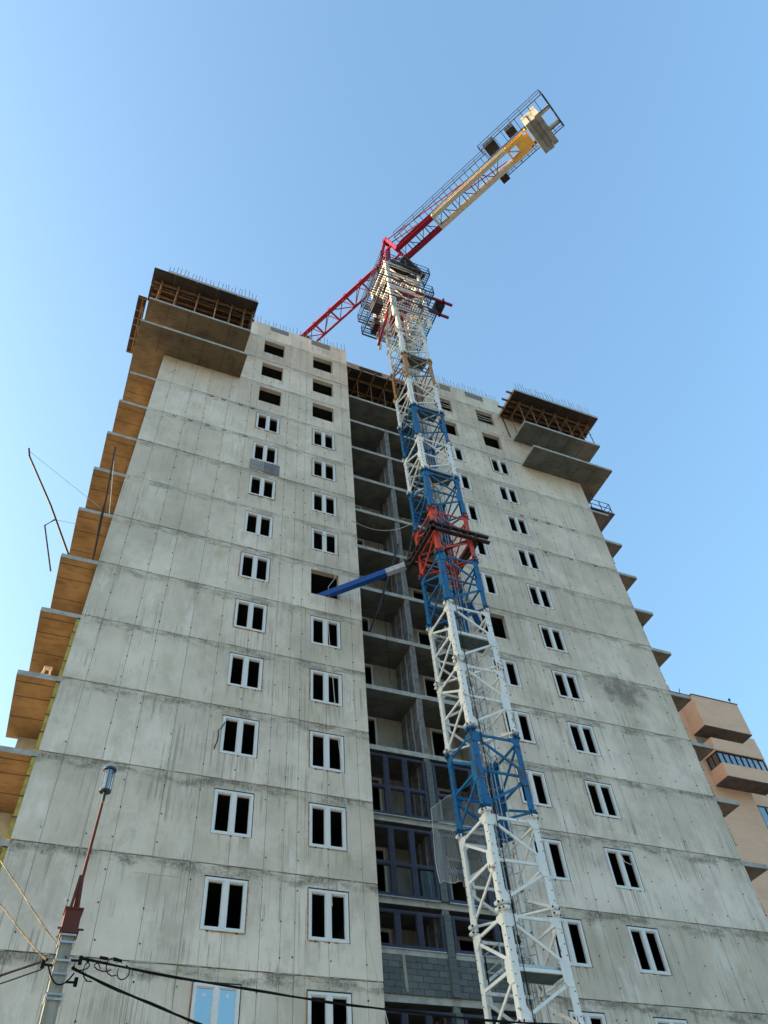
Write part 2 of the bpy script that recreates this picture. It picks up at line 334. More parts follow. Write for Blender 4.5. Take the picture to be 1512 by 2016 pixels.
# side, back and inner walls, floors, roof; unseen rear run deep to shade the brick block
b = MB(); b.box(X0, X0+.25, .262, 24, -1, 49.5); b.obj('side_wall', 'concrete', B)
b = MB(); b.box(X3-.25, X3, .262, 24, -1, 49.5); b.obj('side_wall', 'concrete', B)
b = MB(); b.box(X0+.25, X3-.25, 23.7, 23.95, -1, 49.5); b.obj('unseen_back_wall', 'concrete', B)
b = MB(); b.box(X0+.26, X1-.21, 5.0, 5.2, -1, 49.5); b.box(X2+.21, X3-.26, 5.0, 5.2, -1, 49.5); b.box(X1-.2, X2+.2, 6, 6.2, -1, 49.5); b.obj('added_inner_wall', 'interior', B)  # added behind the rooms to block light
b = MB(); b.box(X1-.2, X1-.001, .262, 6.2, -1, 49.72); b.obj('recess_side_wall', 'loggia', B)
b = MB(); b.box(X2+.001, X2+.2, .262, 6.2, -1, 49.72); b.obj('recess_side_wall', 'loggia', B)
for r in range(-2, 15):
    z = zf(r)-.02; b = MB()
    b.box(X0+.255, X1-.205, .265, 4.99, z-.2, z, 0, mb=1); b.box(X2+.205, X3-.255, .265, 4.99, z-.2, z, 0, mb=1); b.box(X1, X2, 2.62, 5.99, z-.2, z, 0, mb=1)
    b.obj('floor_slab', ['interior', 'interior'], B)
b = MB(); b.box(X0+.26, X3-.26, 6.25, 23.65, 49.53, 49.73); b.obj('roof_slab', 'concrete', B)
# recessed loggias
DOORS = ((10.95, 11.98), (14.62, 15.65))
for r in range(-2, 14):
    zt = zf(r)-.12; b = MB()
    b.box(X1+.003, X2-.003, .5, 2.36, zt-.22, zt, 0, mb=1); b.obj('loggia_slab', ['slab', 'soffit'], B)
    b = MB(); z0, z1 = zt, zt+2.78
    cuts = [X1+.002]+[d for dd in DOORS for d in dd]+[X2-.002]
    for i, (u, w) in enumerate(zip(cuts, cuts[1:])):
        if i % 2: b.box(u, w, 2.36, 2.6, z1-.06, z1)
        else: b.box(u, w, 2.36, 2.6, z0, z1)
    b.obj('loggia_wall', 'loggia', B)  # topmost one added to keep sun out of the recess
    for dx0, dx1 in DOORS:
        if r >= 11: continue
        b = MB(); t = .075; y0, y1 = 2.33, 2.40; za, zb = z0+.01, z1-.062
        b.box(dx0, dx0+t, y0, y1, za, zb); b.box(dx1-t, dx1, y0, y1, za, zb); b.box(dx0+t, dx1-t, y0, y1, zb-t, zb); b.box(dx0+t, dx1-t, y0, y1, za, za+t)
        b.obj('door_frame', 'pvc', B)
    if r <= 11:
        p = MB(); p.box(13.2, 13.4, .52, 2.358, z0, z1); po = p.obj('partition_wall', 'partition', B)
        rn = random.Random(r)
        for yy in (.52, 1.15, 1.75):
            sm = MB()
            for i in range(5):
                a = z0+i*(z1-z0)/5; ww = rn.uniform(.07, .15); s0 = yy+rn.uniform(0, .05)
                sm.box(13.185, 13.415, s0, s0+ww, a, a+(z1-z0)/5-.001)
            sm.obj('mortar_smear', 'smear', po)
# loggia glazing in plum frames
def plum_frame(x0, x1, z0, z1, transom, par, pane_low=False):
    b = MB(); y0, y1 = .40, .49; t = .085
    b.box(x0, x0+t, y0, y1, z0, z1); b.box(x1-t, x1, y0, y1, z0, z1); b.box(x0+t, x1-t, y0, y1, z1-t, z1); b.box(x0+t, x1-t, y0, y1, z0, z0+t)
    s = .03
    tiers = [(z0+t, z1-t)] if transom is None else [(z0+t, transom-.05), (transom+.05, z1-t)]
    if transom is not None: b.box(x0+t, x1-t, y0, y1, transom-.05, transom+.05)
    for a, c in tiers:
        b.box(x0+t, x0+t+s, y0+.02, y1+.03, a, c); b.box(x1-t-s, x1-t, y0+.02, y1+.03, a, c); b.box(x0+t+s, x1-t-s, y0+.02, y1+.03, c-s, c); b.box(x0+t+s, x1-t-s, y0+.02, y1+.03, a, a+s)
    o = b.obj('loggia_frame', 'plum', par)
    if pane_low:
        q = MB(); a, c = tiers[0]; q.box(x0+t+s, x1-t-s, .46, .472, a+s, c-s); q.obj('pane', 'glass', o)
for r, (lo, hi, tr) in {3: (.0, 2.56, 1.16), 2: (0, 2.56, 1.16), 1: (1.34, 2.56, None), 0: (1.34, 2.56, None), -1: (1.34, 2.56, None)}.items():
    zb = zf(r)-.12
    for xs in ((10.56, 11.385, 12.21, 13.10), (13.44, 14.31, 15.18, 16.04)):
        for i, (u, w) in enumerate(zip(xs, xs[1:])):
            plum_frame(u+.004, w-.004, zb+lo+.004, zb+hi-.004, None if tr is None else zb+tr, B, r == 2 and i == 2 and xs[0] < 11)
        b = MB(); b.box(xs[0], xs[-1], .385, .5, zb+lo-.03, zb+lo); b.obj('flashing', 'galv', B)
    b = MB()
    for i in range(13):
        if zb+i*.197 < zb+hi: b.box(13.14, 13.40, .36+.006*(i % 2), .5, zb+i*.197+.004, zb+i*.197+.193)
    b.obj('block_pier', 'block', B)
    if lo > 1:          # masonry apron below the glazing, block by block
        w = MB(); w.box(X1+.004, X2-.004, .47, .62, zb, zb+1.15); wo = w.obj('apron_wall', 'mortar', B)
        cp = MB(); cp.box(X1+.004, X2-.004, .43, .64, zb+1.15, zb+1.31); cp.obj('capping', 'slab', wo)
        rn = random.Random(r)
        for row in range(6):
            h = .182; x = X1+.01-(.2 if row % 2 else 0)
            while x < X2-.02:
                a, c = max(x, X1+.008), min(x+.388, X2-.008); x += .4
                if c-a < .05: continue
                bm = MB(); d = rn.uniform(-.008, .008)
                bm.box(a+.004, c-.004, .445+d, .475, zb+row*.192+.004+rn.uniform(-.003, .003), zb+row*.192+h)
                bm.obj('block', 'block', wo)
# window frames
def window(c, r):
    x0, x1 = WIN[c]; z0, z1 = zf(r)+SILL, zf(r)+HEAD; rn = random.Random(ord(c)*50+r)
    x0 += .012; x1 -= .012; z0 += .012; z1 -= .02; y0, y1 = -.026, .075; t = .085
    b = MB(); xm = (x0+x1)/2
    b.box(x0, x0+t, y0, y1, z0, z1); b.box(x1-t, x1, y0, y1, z0, z1); b.box(x0+t, x1-t, y0, y1, z1-t, z1); b.box(x0+t, x1-t, y0, y1, z0, z0+t)
    b.box(xm-.075, xm+.075, y0-.004, y1, z0+t, z1-t)
    s = .035
    for a, cc in ((x0+t, xm-.075), (xm+.075, x1-t)):
        b.box(a, a+s, y0+.03, y1+.02, z0+t, z1-t); b.box(cc-s, cc, y0+.03, y1+.02, z0+t, z1-t); b.box(a+s, cc-s, y0+.03, y1+.02, z1-t-s, z1-t); b.box(a+s, cc-s, y0+.03, y1+.02, z0+t, z0+t+s)
    o = b.obj('window', 'pvc', B)
    d = MB(); d.box(x0-.03, x1+.03, -.022, .05, z1+.001, z1+.045); d.box(x1+.001, x1+.03, -.021, .05, z0-.01, z1); d.obj('gasket', 'dark', o)
    if rn.random() < .5 or r <= 1:
        f = MB(); side = rn.choice((0, 1))
        for i in range(9):
            a = z0+(z1-z0)*i/9; xx = x1+.012 if side else x0-.045; f.box(xx, xx+rn.uniform(.015, .04), -.028-rn.uniform(0, .015), .02, a, a+(z1-z0)/9-.01)
        for i in range(8):
            a = x0+(x1-x0)*i/8
            if rn.random() < .7: f.box(a, a+(x1-x0)/8-.01, -.028-rn.uniform(0, .012), .02, z0-.012-rn.uniform(.012, .035), z0-.012)
        f.obj('foam_seal', 'foam', o)['kind'] = 'stuff'
    for i in range(3):
        if rn.random() < .55:
            f = MB(); xx = x0+(x1-x0)*(i+.5)/3; f.box(xx-.025, xx+.025, -.04, .0, z0-.05, z0-.012); f.obj('packer', 'dark', o)
    if r == 0 and c == 'A':
        for a, cc in ((x0+t+s, xm-.075-s), (xm+.075+s, x1-t-s)):
            q = MB(); q.box(a, cc, .03, .042, z0+t+s, z1-t-s); q.obj('pane', 'glass_blue', o)
            q = MB(); q.box((a+cc)/2-.06, (a+cc)/2+.04, .022, .028, z1-t-.26, z1-t-.15); q.obj('sticker', 'sticker', o)
HOLES = {(c, r) for c in 'AB' for r in (11, 12, 13)} | {('C', 12), ('C', 13), ('D', 12), ('D', 13), ('B', 6), ('C', 6)}
for r in range(-2, 14):
    for c in 'ABCD':
        if (c, r) not in HOLES: window(c, r)
for c in 'CD':                      # loose boards nailed across the top openings
    for i, h in enumerate((1.25, 1.62, 2.0, 2.32)):
        b = MB(); x0, x1 = WIN[c]; b.bar((x0+.01, .1, zf(13)+h), (x1-.01, .1, zf(13)+h+(.1 if i % 2 else -.04)), .03, .11); b.obj('board', 'plank', B)
for (x0, x1, z0, z1) in ((7.95, 9.35, 50.95, 51.62), (5.0, 6.3, 51.0, 51.6), (17.9, 18.75, 50.75, 51.45), (20.0, 21.5, 50.85, 51.55)):
    b = MB(); b.box(x0, x1, -.012, .0, z0, z1); b.obj('infill_patch', 'infill', B)
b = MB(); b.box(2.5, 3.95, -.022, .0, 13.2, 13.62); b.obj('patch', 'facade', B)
# corner balconies
for r in range(-1, 12):
    b = MB(); z = zf(r)-.03; b.box(-2.6, X0-.003, .0, 3.9, z-.2, z, 0, mb=1); b.obj('balcony_slab', ['slab', 'soffit_sunglow'], B)
    b = MB(); b.box(-2.15, X0-.004, 3.72, 3.9, z+.001, z+2.79); b.obj('balcony_wall', 'concrete', B)
    b = MB(); b.box(X3+.003, 29.13, .0, 3.9, z-.2, z, 0, mb=1); b.obj('balcony_slab', ['slab', 'soffit'], B)
for r in (12, 13):
    z = zf(r)-.02
    for s_, (a, c), mt in ((0, (-2.87, 3.42), 'soffit_halfglow'), (1, (23.1, 29.35), 'soffit')):
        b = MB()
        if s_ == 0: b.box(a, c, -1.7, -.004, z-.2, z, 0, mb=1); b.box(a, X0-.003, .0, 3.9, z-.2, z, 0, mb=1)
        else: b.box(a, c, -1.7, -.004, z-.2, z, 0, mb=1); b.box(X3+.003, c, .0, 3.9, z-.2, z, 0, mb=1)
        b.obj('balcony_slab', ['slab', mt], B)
# formwork joints printed on the soffits as thin fins
for z, a, c in ((zf(12)-.22, -2.87, 3.42), (zf(13)-.22, -2.87, 3.42), (zf(12)-.22, 23.1, 29.35), (zf(13)-.22, 23.1, 29.35)):
    x = a+1.25
    while x < c-.3: b = MB(); b.box(x, x+.018, -1.68, -.02, z-.012, z-.001); x += 1.25; b.obj('joint_fin', 'interior', B)
for r in range(-1, 12):
    z = zf(r)-.23
    for y in (1.2, 2.45, .35): b = MB(); b.box(-2.58, X0-.02, y, y+.02, z-.012, z-.001); b.obj('joint_fin', 'interior', B)
# insulation boards along the corners
rn = random.Random(3)
for r in range(-1, 5):
    z = zf(r)
    for i in range(4):
        a = z+.02+i*.69; b = MB(); b.box(X0-.125, X0-.006, .005+rn.uniform(-.01, .02), .1, a, a+.66); io = b.obj('insulation_board', 'ins', B)
        b = MB(); b.box(X0-.15, X0-.004, -.015, .0, a+.655, a+.685); b.obj('clip', 'dark', io)
for r in range(-1, 11):
    z = zf(r)
    for i in range(4):
        if rn.random() < .25: continue
        a = z+.05+i*.68+rn.uniform(-.03, .03); w = rn.uniform(.04, .11); b = MB(); b.box(X3+.006, X3+w, .03, .1, a, a+rn.uniform(.4, .64)); io = b.obj('insulation_board', rn.choice(['ins', 'ins', 'plank']), B)
        b = MB(); b.box(X3+.004, X3+w+.03, .01, .028, a-.03, a); b.obj('clip', 'dark', io)
# starter bars
def bar_mesh(L):
    b = MB(); b.tube([(0, 0, 0), (0, 0, L)], .019, 4); return b.mesh('starter_bar', 'rebar')
SB = [bar_mesh(l) for l in (.95, 1.1, 1.25)]
def bars(x0, x1, y, z, step):
    x = x0
    while x < x1:
        link('starter_bar', rn.choice(SB), B, (x, y+rn.uniform(-.03, .03), z), (rn.uniform(-.05, .05), rn.uniform(-.05, .05), 0)); x += step*rn.uniform(.75, 1.2)
bars(3.8, X1, .14, 51.7, .27); bars(X1+.2, X2-.1, .9, 49.7, .26); bars(X2, 22.9, .14, 51.7, .24)
bars(-2.3, 3.5, -2.25, 49.7, .24); bars(22.9, 29.4, -2.25, 49.7, .24)
# guard rail on the eleventh right balcony
def rail_path(b, pts, h=1.05, n=None, r=.022, mids=(.5,)):
    for p, q in zip(pts, pts[1:]):
        p = Vector(p); q = Vector(q); k = max(1, int(round((q-p).length/1.0)))
        for i in range(k+1): s = p.lerp(q, i/k); b.bar(s, s+V(0, 0, h), r*2)
        for f in (1,)+tuple(mids): b.bar(p+V(0, 0, h*f), q+V(0, 0, h*f), r*1.7)
b = MB(); rail_path(b, [(X3+.3, .1, zf(11)+.35), (29.7, .1, zf(11)+.35), (29.7, 2.5, zf(11)+.35)])
b.box(X3+.1, 29.8, .02, 2.5, zf(11)+.25, zf(11)+.34)
tag(b.obj('scaffold_deck', 'rail'), 'small dark scaffold deck with guard rail on the right corner balcony', 'scaffold')

# ------------------------------------------------------------------ formwork decks on the top floor
def formwork(name_lab, x0, x1, props_x, side):
    zt = 49.50; T = thing('formwork_deck', name_lab, 'formwork', ((x0+x1)/2, -1.0, 46.72), 'timber formwork decks under the roof slab')
    ox, oy, oz = T.location
    def put(b, n, mt): return b.obj(n, mt, T, (-ox, -oy, -oz))
    n = int(round((x1-x0)/1.25))
    for i in range(n):
        for j, (ya, yb) in enumerate(((-2.35, -1.15), (-1.14, .0))):
            if j == 1 and False: continue
            a = x0+(x1-x0)*i/n; c = x0+(x1-x0)*(i+1)/n
            b = MB(); b.box(a+.006, c-.006, ya, yb-.03, zt+rn.uniform(-.012, .0), zt+.02); put(b, 'plywood_sheet', 'ply')
    for y in (-1.5, -1.08, -.66, -.24):
        b = MB(); b.box(x0+rn.uniform(.1, .3), x1+rn.uniform(-.25, .15), y-.04, y+.04, zt-.21, zt-.013); put(b, 'timber_beam', 'timber')
    for x in props_x:
        b = MB(); b.box(x-.05, x+.05, -1.75, -.12, zt-.40, zt-.212); put(b, 'bearer', 'timber')
        for y in (-1.55, -.4):
            p = MB(); p.tube([(x, y, 46.73), (x, y, 48.2)], .035, 8); p.tube([(x, y, 48.2), (x, y, zt-.41)], .024, 8); p.box(x-.07, x+.07, y-.07, y+.07, zt-.412, zt-.402)
            p.tube([(x, y, 48.12), (x, y, 48.22)], .05, 8); put(p, 'prop', 'propsteel')
    b = MB(); b.box(x0+.9 if side < 0 else x0, x1-.05, -2.375, -2.352, zt-.02, zt+.22); put(b, 'edge_board', 'tiegrey')
    b = MB(); b.box(x0+.05, x1-.05, -2.2, -.03, zt+.022, zt+.19); put(b, 'slab_pour', 'slab')
    return T, put
T, put = formwork('timber formwork deck on steel props above the left corner balcony', -3.15, 3.56, (-2.5, -1.45, -.15, 1.05, 2.0, 2.85, 3.4), -1)
b = MB()
for i in range(4): b.box(-3.72, -3.17, -.2+i*1.08, .86+i*1.08, 49.48, 49.5); 
put(b, 'side_deck', 'ply')
b = MB()
for y in (-.1, 1.4, 2.9, 4.0): b.bar((-3.7, y, 49.44), (-2.9, y, 49.44), .08, .08)
b.bar((-3.4, -.1, 49.36), (-3.4, 4.0, 49.36), .08, .08); put(b, 'side_bearer', 'timber')
b = MB()
for y in (.4, 1.9, 3.4): b.tube([(-3.0, y, 46.73), (-3.3, y, 49.35)], .03, 6)
put(b, 'side_prop', 'timber')
T, put = formwork('timber formwork deck on steel props above the right corner balcony', 22.55, 29.75, (23.3, 24.3, 25.3, 26.3, 27.3, 28.3, 29.1), 1)
b = MB()
for y in (-2.1, -1.45, -.8): b.box(22.0, 22.6, y-.05, y+.05, 49.3, 49.45)
put(b, 'beam_end', 'timber')
b = MB(); b.box(22.5, 22.54, -2.35, -.02, 49.35, 49.62); put(b, 'side_board', 'plyedge')
b = MB(); b.bar((22.9, -.06, 46.8), (22.75, -.06, 49.3), .05); put(b, 'strut', 'brownsteel')
# middle bay
T = thing('formwork_deck', 'plywood edged formwork above the central recess between the two wings', 'formwork', (13.3, .9, 46.62), 'timber formwork decks under the roof slab')
def put(b, n, mt): return b.obj(n, mt, T, (-13.3, -.9, -46.62))
b = MB(); b.box(X1+.01, X2-.01, .02, .05, 49.62, 50.2); put(b, 'edge_board', 'plyedge')
b = MB(); b.box(11.5, 13.2, -.06, .018, 49.72, 50.0); put(b, 'edge_plate', 'ply')
for i in range(4):
    b = MB(); a = X1+.02+i*1.37; b.box(a, a+1.368, .06, 2.615, 49.6, 49.62); put(b, 'plywood_sheet', 'ply')
for y in (.8, 1.7):
    b = MB(); b.box(X1+.05, X2-.05, y-.04, y+.04, 49.38, 49.59); put(b, 'timber_beam', 'timber')
for x in (10.8, 11.6, 12.6, 13.6, 14.6, 15.6):
    b = MB(); b.bar((x, -.25 if x > 11 else .1, 49.30), (x, 2.25, 49.30), .09, .14); put(b, 'bearer', 'timber')
    p = MB(); p.tube([(x, .75, 46.63), (x, .75, 49.2)], .032, 8); put(p, 'prop', 'propsteel')
for x in (11.2, 13.0):
    b = MB(); b.bar((x, .6, 46.7), (x+.7, .6, 47.2), .05); put(b, 'brace', 'timber')

# ------------------------------------------------------------------ tower crane
CX, CY = 13.207, -3.848
K = thing('tower_crane', 'tall tower crane with blue, white and red lattice mast beside the tower', 'crane', (CX, CY, 0))
HW = .941; HS = 3.0
def mast_meshes(mat):
    out = {}
    # legs: angle section, one mesh per corner
    legs = []
    for sx, sy in ((-1, -1), (1, -1), (1, 1), (-1, 1)):
        b = MB(); f = .215; t = .025; x = sx*HW; y = sy*HW
        xa, xb = sorted((x, x-sx*f)); ya, yb = sorted((y, y-sy*t)); b.box(xa, xb, ya, yb, 0.02, HS-.02)
        xa, xb = sorted((x, x-sx*t)); ya, yb = sorted((y-sy*t, y-sy*f)); b.box(xa, xb, ya, yb, 0.02, HS-.02)
        # joint eyes, pins
        for zz in (.09, HS-.09):
            b.tube([(x-sx*.03, y+sy*.07, zz), (x-sx*.19, y+sy*.07, zz)], .06, 8); b.tube([(x+sx*.07, y-sy*.03, zz), (x+sx*.07, y-sy*.19, zz)], .06, 8)
            b.tube([(x-sx*.01, y+sy*.07, zz), (x-sx*.21, y+sy*.07, zz)], .036, 6, mi=1); b.tube([(x+sx*.07, y-sy*.01, zz), (x+sx*.07, y-sy*.21, zz)], .036, 6, mi=1)
        for i in range(9):
            zz = .3+i*.3; b.tube([(x-sx*.05, y+sy*.0, zz), (x-sx*.05, y+sy*.02, zz)], .016, 5, mi=1); b.tube([(x+sx*.0, y-sy*.05, zz+.1), (x+sx*.02, y-sy*.05, zz+.1)], .016, 5, mi=1)
        legs.append(b.mesh('leg', [mat, 'dark']))
    out['leg'] = legs
    # faces: start corner -> mid of next corner -> start corner
    C = [(-HW, -HW), (HW, -HW), (HW, HW), (-HW, HW)]; br = []; pl = []
    for i in range(4):
        p = V(*C[i], 0); q = V(*C[(i+1) % 4], 0); d = (q-p).normalized(); nrm = V(d.y, -d.x, 0)
        a = p+d*.12-nrm*.035; e = q-d*.12-nrm*.035
        for (z0, z1) in ((2.72, 2.72), (1.35, 1.35)):
            b = MB(); b.bar(a+V(0, 0, z0), e+V(0, 0, z1), .05, .085); br.append(b.mesh('brace', mat))
        b = MB(); b.bar(a+V(0, 0, 2.66), e+V(0, 0, 1.58), .05, .082); br.append(b.mesh('brace', mat))
        b = MB(); b.bar(e+V(0, 0, 1.12), a+V(0, 0, .16), .05, .082); br.append(b.mesh('brace', mat))
        def plate(o, pts):
            b = MB(); n = len(b.v)
            for side in (0, .016):
                for (s, z) in pts: b.v.append(tuple(o+d*s+V(0, 0, z)-nrm*(-.004-side+.0)))
            k = len(pts); b.f.append(tuple(n+k+j for j in range(k))); b.f.append(tuple(n+k-1-j for j in range(k)))
            for j in range(k): b.f.append((n+j, n+(j+1) % k, n+k+(j+1) % k, n+k+j))
            b.mi += [0]*(k+2); b.tone += [.5]*(k+2); pl.append(b.mesh('gusset', mat))
        plate(p, [(0.02, 2.42), (.22, 2.42), (.45, 2.62), (.45, 2.78), (.02, 2.78)])
        plate(q, [(-.02, 1.0), (-.02, 1.72), (-.24, 1.72), (-.34, 1.6), (-.34, 1.12), (-.24, 1.0)])
        plate(q, [(-.02, 2.50), (-.02, 2.80), (-.38, 2.80), (-.38, 2.68), (-.2, 2.5)])
        plate(p, [(.02, .06), (.32, .06), (.38, .22), (.22, .42), (.02, .42)])
    out['brace'] = br; out['gusset'] = pl
    b = MB()
    b.bar((-HW+.1, -HW+.1, .12), (HW-.1, HW-.1, .12), .06); b.bar((HW-.1, -HW+.1, .12), (-HW+.1, HW-.1, .12), .06); out['diaphragm'] = b.mesh('mast_section', mat)
    return out
cache = {}
def section(z, mat):
    if mat not in cache: cache[mat] = mast_meshes(mat)
    c = cache[mat]; s = link('mast_section', c['diaphragm'], K, (0, 0, z))
    for n in ('leg', 'brace', 'gusset'):
        src = c if not (mat == 'rust' and n == 'brace') else cache.setdefault('propsteel', mast_meshes('propsteel'))
        for me in src[n]: link(n, me, s)
ZJ = 8.208
SEC = {-2: 'white', -1: 'white', 0: 'white', 1: 'white', 2: 'blue', 3: 'white', 4: 'white', 5: 'blue', 6: 'red', 7: 'blue', 8: 'white', 9: 'blue', 10: 'white', 11: 'rust', 12: 'white', 13: 'white', 14: 'white'}
for k, mt in SEC.items(): section(ZJ+HS*k, mt)
b = MB(); b.box(-1.6, 1.6, -1.6, 1.6, 0, 1.2); b.tube([(HW, HW, 1.2), (HW, HW, 2.2)], .2, 8); b.tube([(-HW, HW, 1.2), (-HW, HW, 2.2)], .2, 8); b.tube([(HW, -HW, 1.2), (HW, -HW, 2.2)], .2, 8); b.tube([(-HW, -HW, 1.2), (-HW, -HW, 2.2)], .2, 8)
b.obj('foundation', 'cw', K)
# ladders with hoops, rest platforms
b = MB(); LX, LY = .15, .62
for k in range(2, 56):
    pass
for sx in (-.2, .2): b.bar((LX+sx, LY, 2.4), (LX+sx, LY, 54), .035)
for i in range(172): z = 2.6+i*.3; b.bar((LX-.2, LY, z), (LX+.2, LY, z), .022)
b.obj('ladder', 'galv', K)
b = MB()
for i in range(58):
    z = 3.2+i*.88
    pts = [(LX+.34*math.cos(t)*1.0, LY-.02-.62*math.sin(t), z) for t in [math.pi*j/8 for j in range(9)]]
    for p, q in zip(pts, pts[1:]): b.bar(p, q, .03, .012, up=(0, 0, 1))
for t in (.25, .5, .75): b.bar((LX+.34*math.cos(math.pi*t), LY-.02-.62*math.sin(math.pi*t), 3.2), (LX+.34*math.cos(math.pi*t), LY-.02-.62*math.sin(math.pi*t), 53), .02, .012)
b.obj('ladder_cage', 'galv', K)
b = MB(); b.bar((.62, .1, 2.4), (.62, .1, 54), .03); b.bar((.62, .5, 2.4), (.62, .5, 54), .03)
for i in range(85): z = 2.6+i*.6; b.bar((.62, .1, z), (.62, .5, z+.12), .022)
b.obj('cable_ladder', 'galv', K)
for z in (9.55, 21.55, 32.4, 38.4, 44.4):
    b = MB(); b.box(-.80, .80, -.82, -.12, z, z+.05, 0); b.box(-.82, .82, -.86, -.82, z-.02, z+.16, 1); b.box(-.82, .82, -.12, -.09, z-.02, z+.14, 1); b.obj('rest_platform', ['grate', 'galv'], K)
    b = MB(); rail_path(b, [(-.75, -.15, z+.05), (-.75, .75, z+.05), (.75, .75, z+.05)], .9, r=.016); b.obj('guard_rail', 'galv', K)
b = MB()
pts = [(-.55, -.98, 2.0+i*2.2) for i in range(24)]; b.tube([(-.60+.03*math.sin(i*1.3), -HW-.05, p[2]) for i, p in enumerate(pts)], .013, 6); b.obj('power_cable', 'black', K)
# tie collar and wall ties
b = MB(); z = 27.55; c = 1.14
for zz in (z-.17, z+.17):
    for p, q in (((-c-.15, -c, zz), (c+.55, -c, zz)), ((-c, -c-.15, zz), (-c, c+.45, zz)), ((c, -c, zz), (c, c+.2, zz)), ((-c, c, zz), (c, c, zz))): b.bar(p, q, .16, .10)
for i in range(6):
    t = -c+i*.42; b.box(t, t+.05, -c-.07, -c+.07, z-.13, z+.13); b.box(-c-.07, -c+.07, t, t+.05, z-.13, z+.13)
b.bar((-c, -c, z), (c, c, z), .12, .1); b.bar((c, -c, z), (-c, c, z), .12, .1)
b.obj('tie_collar', 'brownsteel', K)
def tie(p, q, f):
    p = Vector(p); q = Vector(q); m_ = p.lerp(q, f)
    b = MB(); b.bar(m_, q, .26, .30); o = b.obj('wall_tie', 'tieblue', K)
    b = MB(); b.bar(p, m_, .25, .29); b.obj('tie_head', 'tiegrey', o)
    b = MB(); b.bar(p+(p-q).normalized()*.35, p, .12, .2); b.obj('tie_pin', 'brownsteel', o)
tie((-1.35, 1.45, 27.45), (8.08-CX, .7-CY, 26.8), .19)
tie((1.35, 1.45, 27.45), (17.9-CX, .9-CY, 26.72), .30)
b = MB()
for p, q in (((.7, 1.0, 30.5), (1.3, 1.3, 27.6)), ((-.7, 1.0, 30.5), (-1.3, 1.3, 27.6))): b.bar(p, q, .07)
b.obj('tie_strut', 'dark', K)
# climbing cage and platforms
ZC = 0.0
b = MB(); c = 1.28
for sx in (-1, 1):
    for sy in (-1, 1): b.box(sx*c-.1, sx*c+.1, sy*c-.1, sy*c+.1, 48.4, 57.2)
for zz, w in ((50.0, .30), (53.2, .22), (55.6, .22), (57.2, .26)):
    b.bar((-c-.15, -c, zz), (c+.15, -c, zz), .16, w); b.bar((-c-.15, c, zz), (c+.15, c, zz), .16, w); b.bar((-c, -c, zz), (-c, c, zz), .16, w); b.bar((c, -c, zz), (c, c, zz), .16, w)
b.obj('climbing_cage', 'white', K)
b = MB()
for za, zb in ((50.15, 53.1), (53.3, 55.5)):
    for s in (-1, 1):
        b.bar((-c, s*c, za), (c, s*c, zb), .09); b.bar((s*c, -c, zb), (s*c, c, za), .09); b.bar((c, s*c, za), (-c, s*c, zb), .07)
b.obj('cage_brace', 'white', K)
b = MB(); b.bar((-c-.18, -.9, 50.0), (-c-.18, 1.15, 48.5), .10, .16); b.tube([(-c-.2, -.75, 49.5), (-c-.25, .2, 48.75), (-c-.2, 1.1, 48.3)], .10, 8); b.tube([(-c-.3, .55, 48.2), (-c-.3, .55, 52.5)], .07, 8); b.obj('climbing_jack', 'crimson', K)
b = MB(); b.box(-.7, .7, -1.05, -.98, 50.3, 51.0); b.box(-.8, .8, -1.0, 1.0, 53.4, 53.7); b.box(-.8, .8, -1.0, 1.0, 55.4, 55.7); b.box(-.5, .5, .6, .9, 50.2, 53.0); b.obj('hydraulic_frame', 'crimson', K)
def grating(b, x0, x1, y0, y1, z):
    for x in (x0, x1): b.box(x-.025, x+.025, y0, y1, z-.05, z+.03)
    for y in (y0, y1): b.box(x0, x1, y-.025, y+.025, z-.05, z+.031)
    lx = (x1-x0) > (y1-y0); n = int(((x1-x0) if lx else (y1-y0))/.17)
    for i in range(1, n):
        if lx: x = x0+(x1-x0)*i/n; b.box(x-.02, x+.02, y0, y1, z, z+.028)
        else: y = y0+(y1-y0)*i/n; b.box(x0, x1, y-.02, y+.02, z, z+.028)
def ring_platform(z, x0, x1, y0, y1, w):
    b = MB(); grating(b, x0, x0+w, y0, y1, z); grating(b, x1-w, x1, y0, y1, z); grating(b, x0+w+.03, x1-w-.03, y0, y0+w*.55, z); grating(b, x0+w+.03, x1-w-.03, y1-w*.55, y1, z)
    o = b.obj('work_platform', 'rail', K); o['kind'] = 'stuff'
    b = MB()
    for x in (x0+w, x1-w): b.bar((x, y0, z-.09), (x, y1, z-.09), .07, .1)
    b.obj('platform_beam', 'galv', o)
    b = MB(); rail_path(b, [(x0, y0, z), (x1, y0, z), (x1, y1, z), (x0, y1, z), (x0, y0, z)], 1.1, mids=(.5, .1)); b.obj('guard_rail', 'rail', o)
ring_platform(49.9, -2.45, 1.75, -1.9, 1.4, 1.05)
ring_platform(52.6, -2.45, 1.75, -2.0, 1.8, .62)
ring_platform(56.0, -1.95, 1.85, -2.0, 2.1, .6)
b = MB(); b.box(-2.2, -1.55, -.5, .3, 51.2, 52.4); b.box(-1.9, -1.5, .4, 1.2, 50.0, 51.0); b.obj('control_box', 'brownsteel', K)
b = MB(); b.box(.6, 1.6, -1.2, .9, 56.35, 56.9); b.bar((-.2, -1.9, 57.6), (1.8, -1.2, 57.2), .5, .5); b.obj('slew_motor', 'dark', K)
b = MB()
for y, z in ((-1.5, 53.0), (-.75, 52.5)): b.bar((.6, y, z), (3.45, y, z), .16, .2); b.box(2.7, 2.8, y-.15, y+.15, z-.1, z+.35)
b.obj('feed_beam', 'crimson', K)
b = MB(); b.box(2.2, 2.9, -1.4, -.8, 52.7, 53.1); b.obj('feed_trolley', 'dark', K)
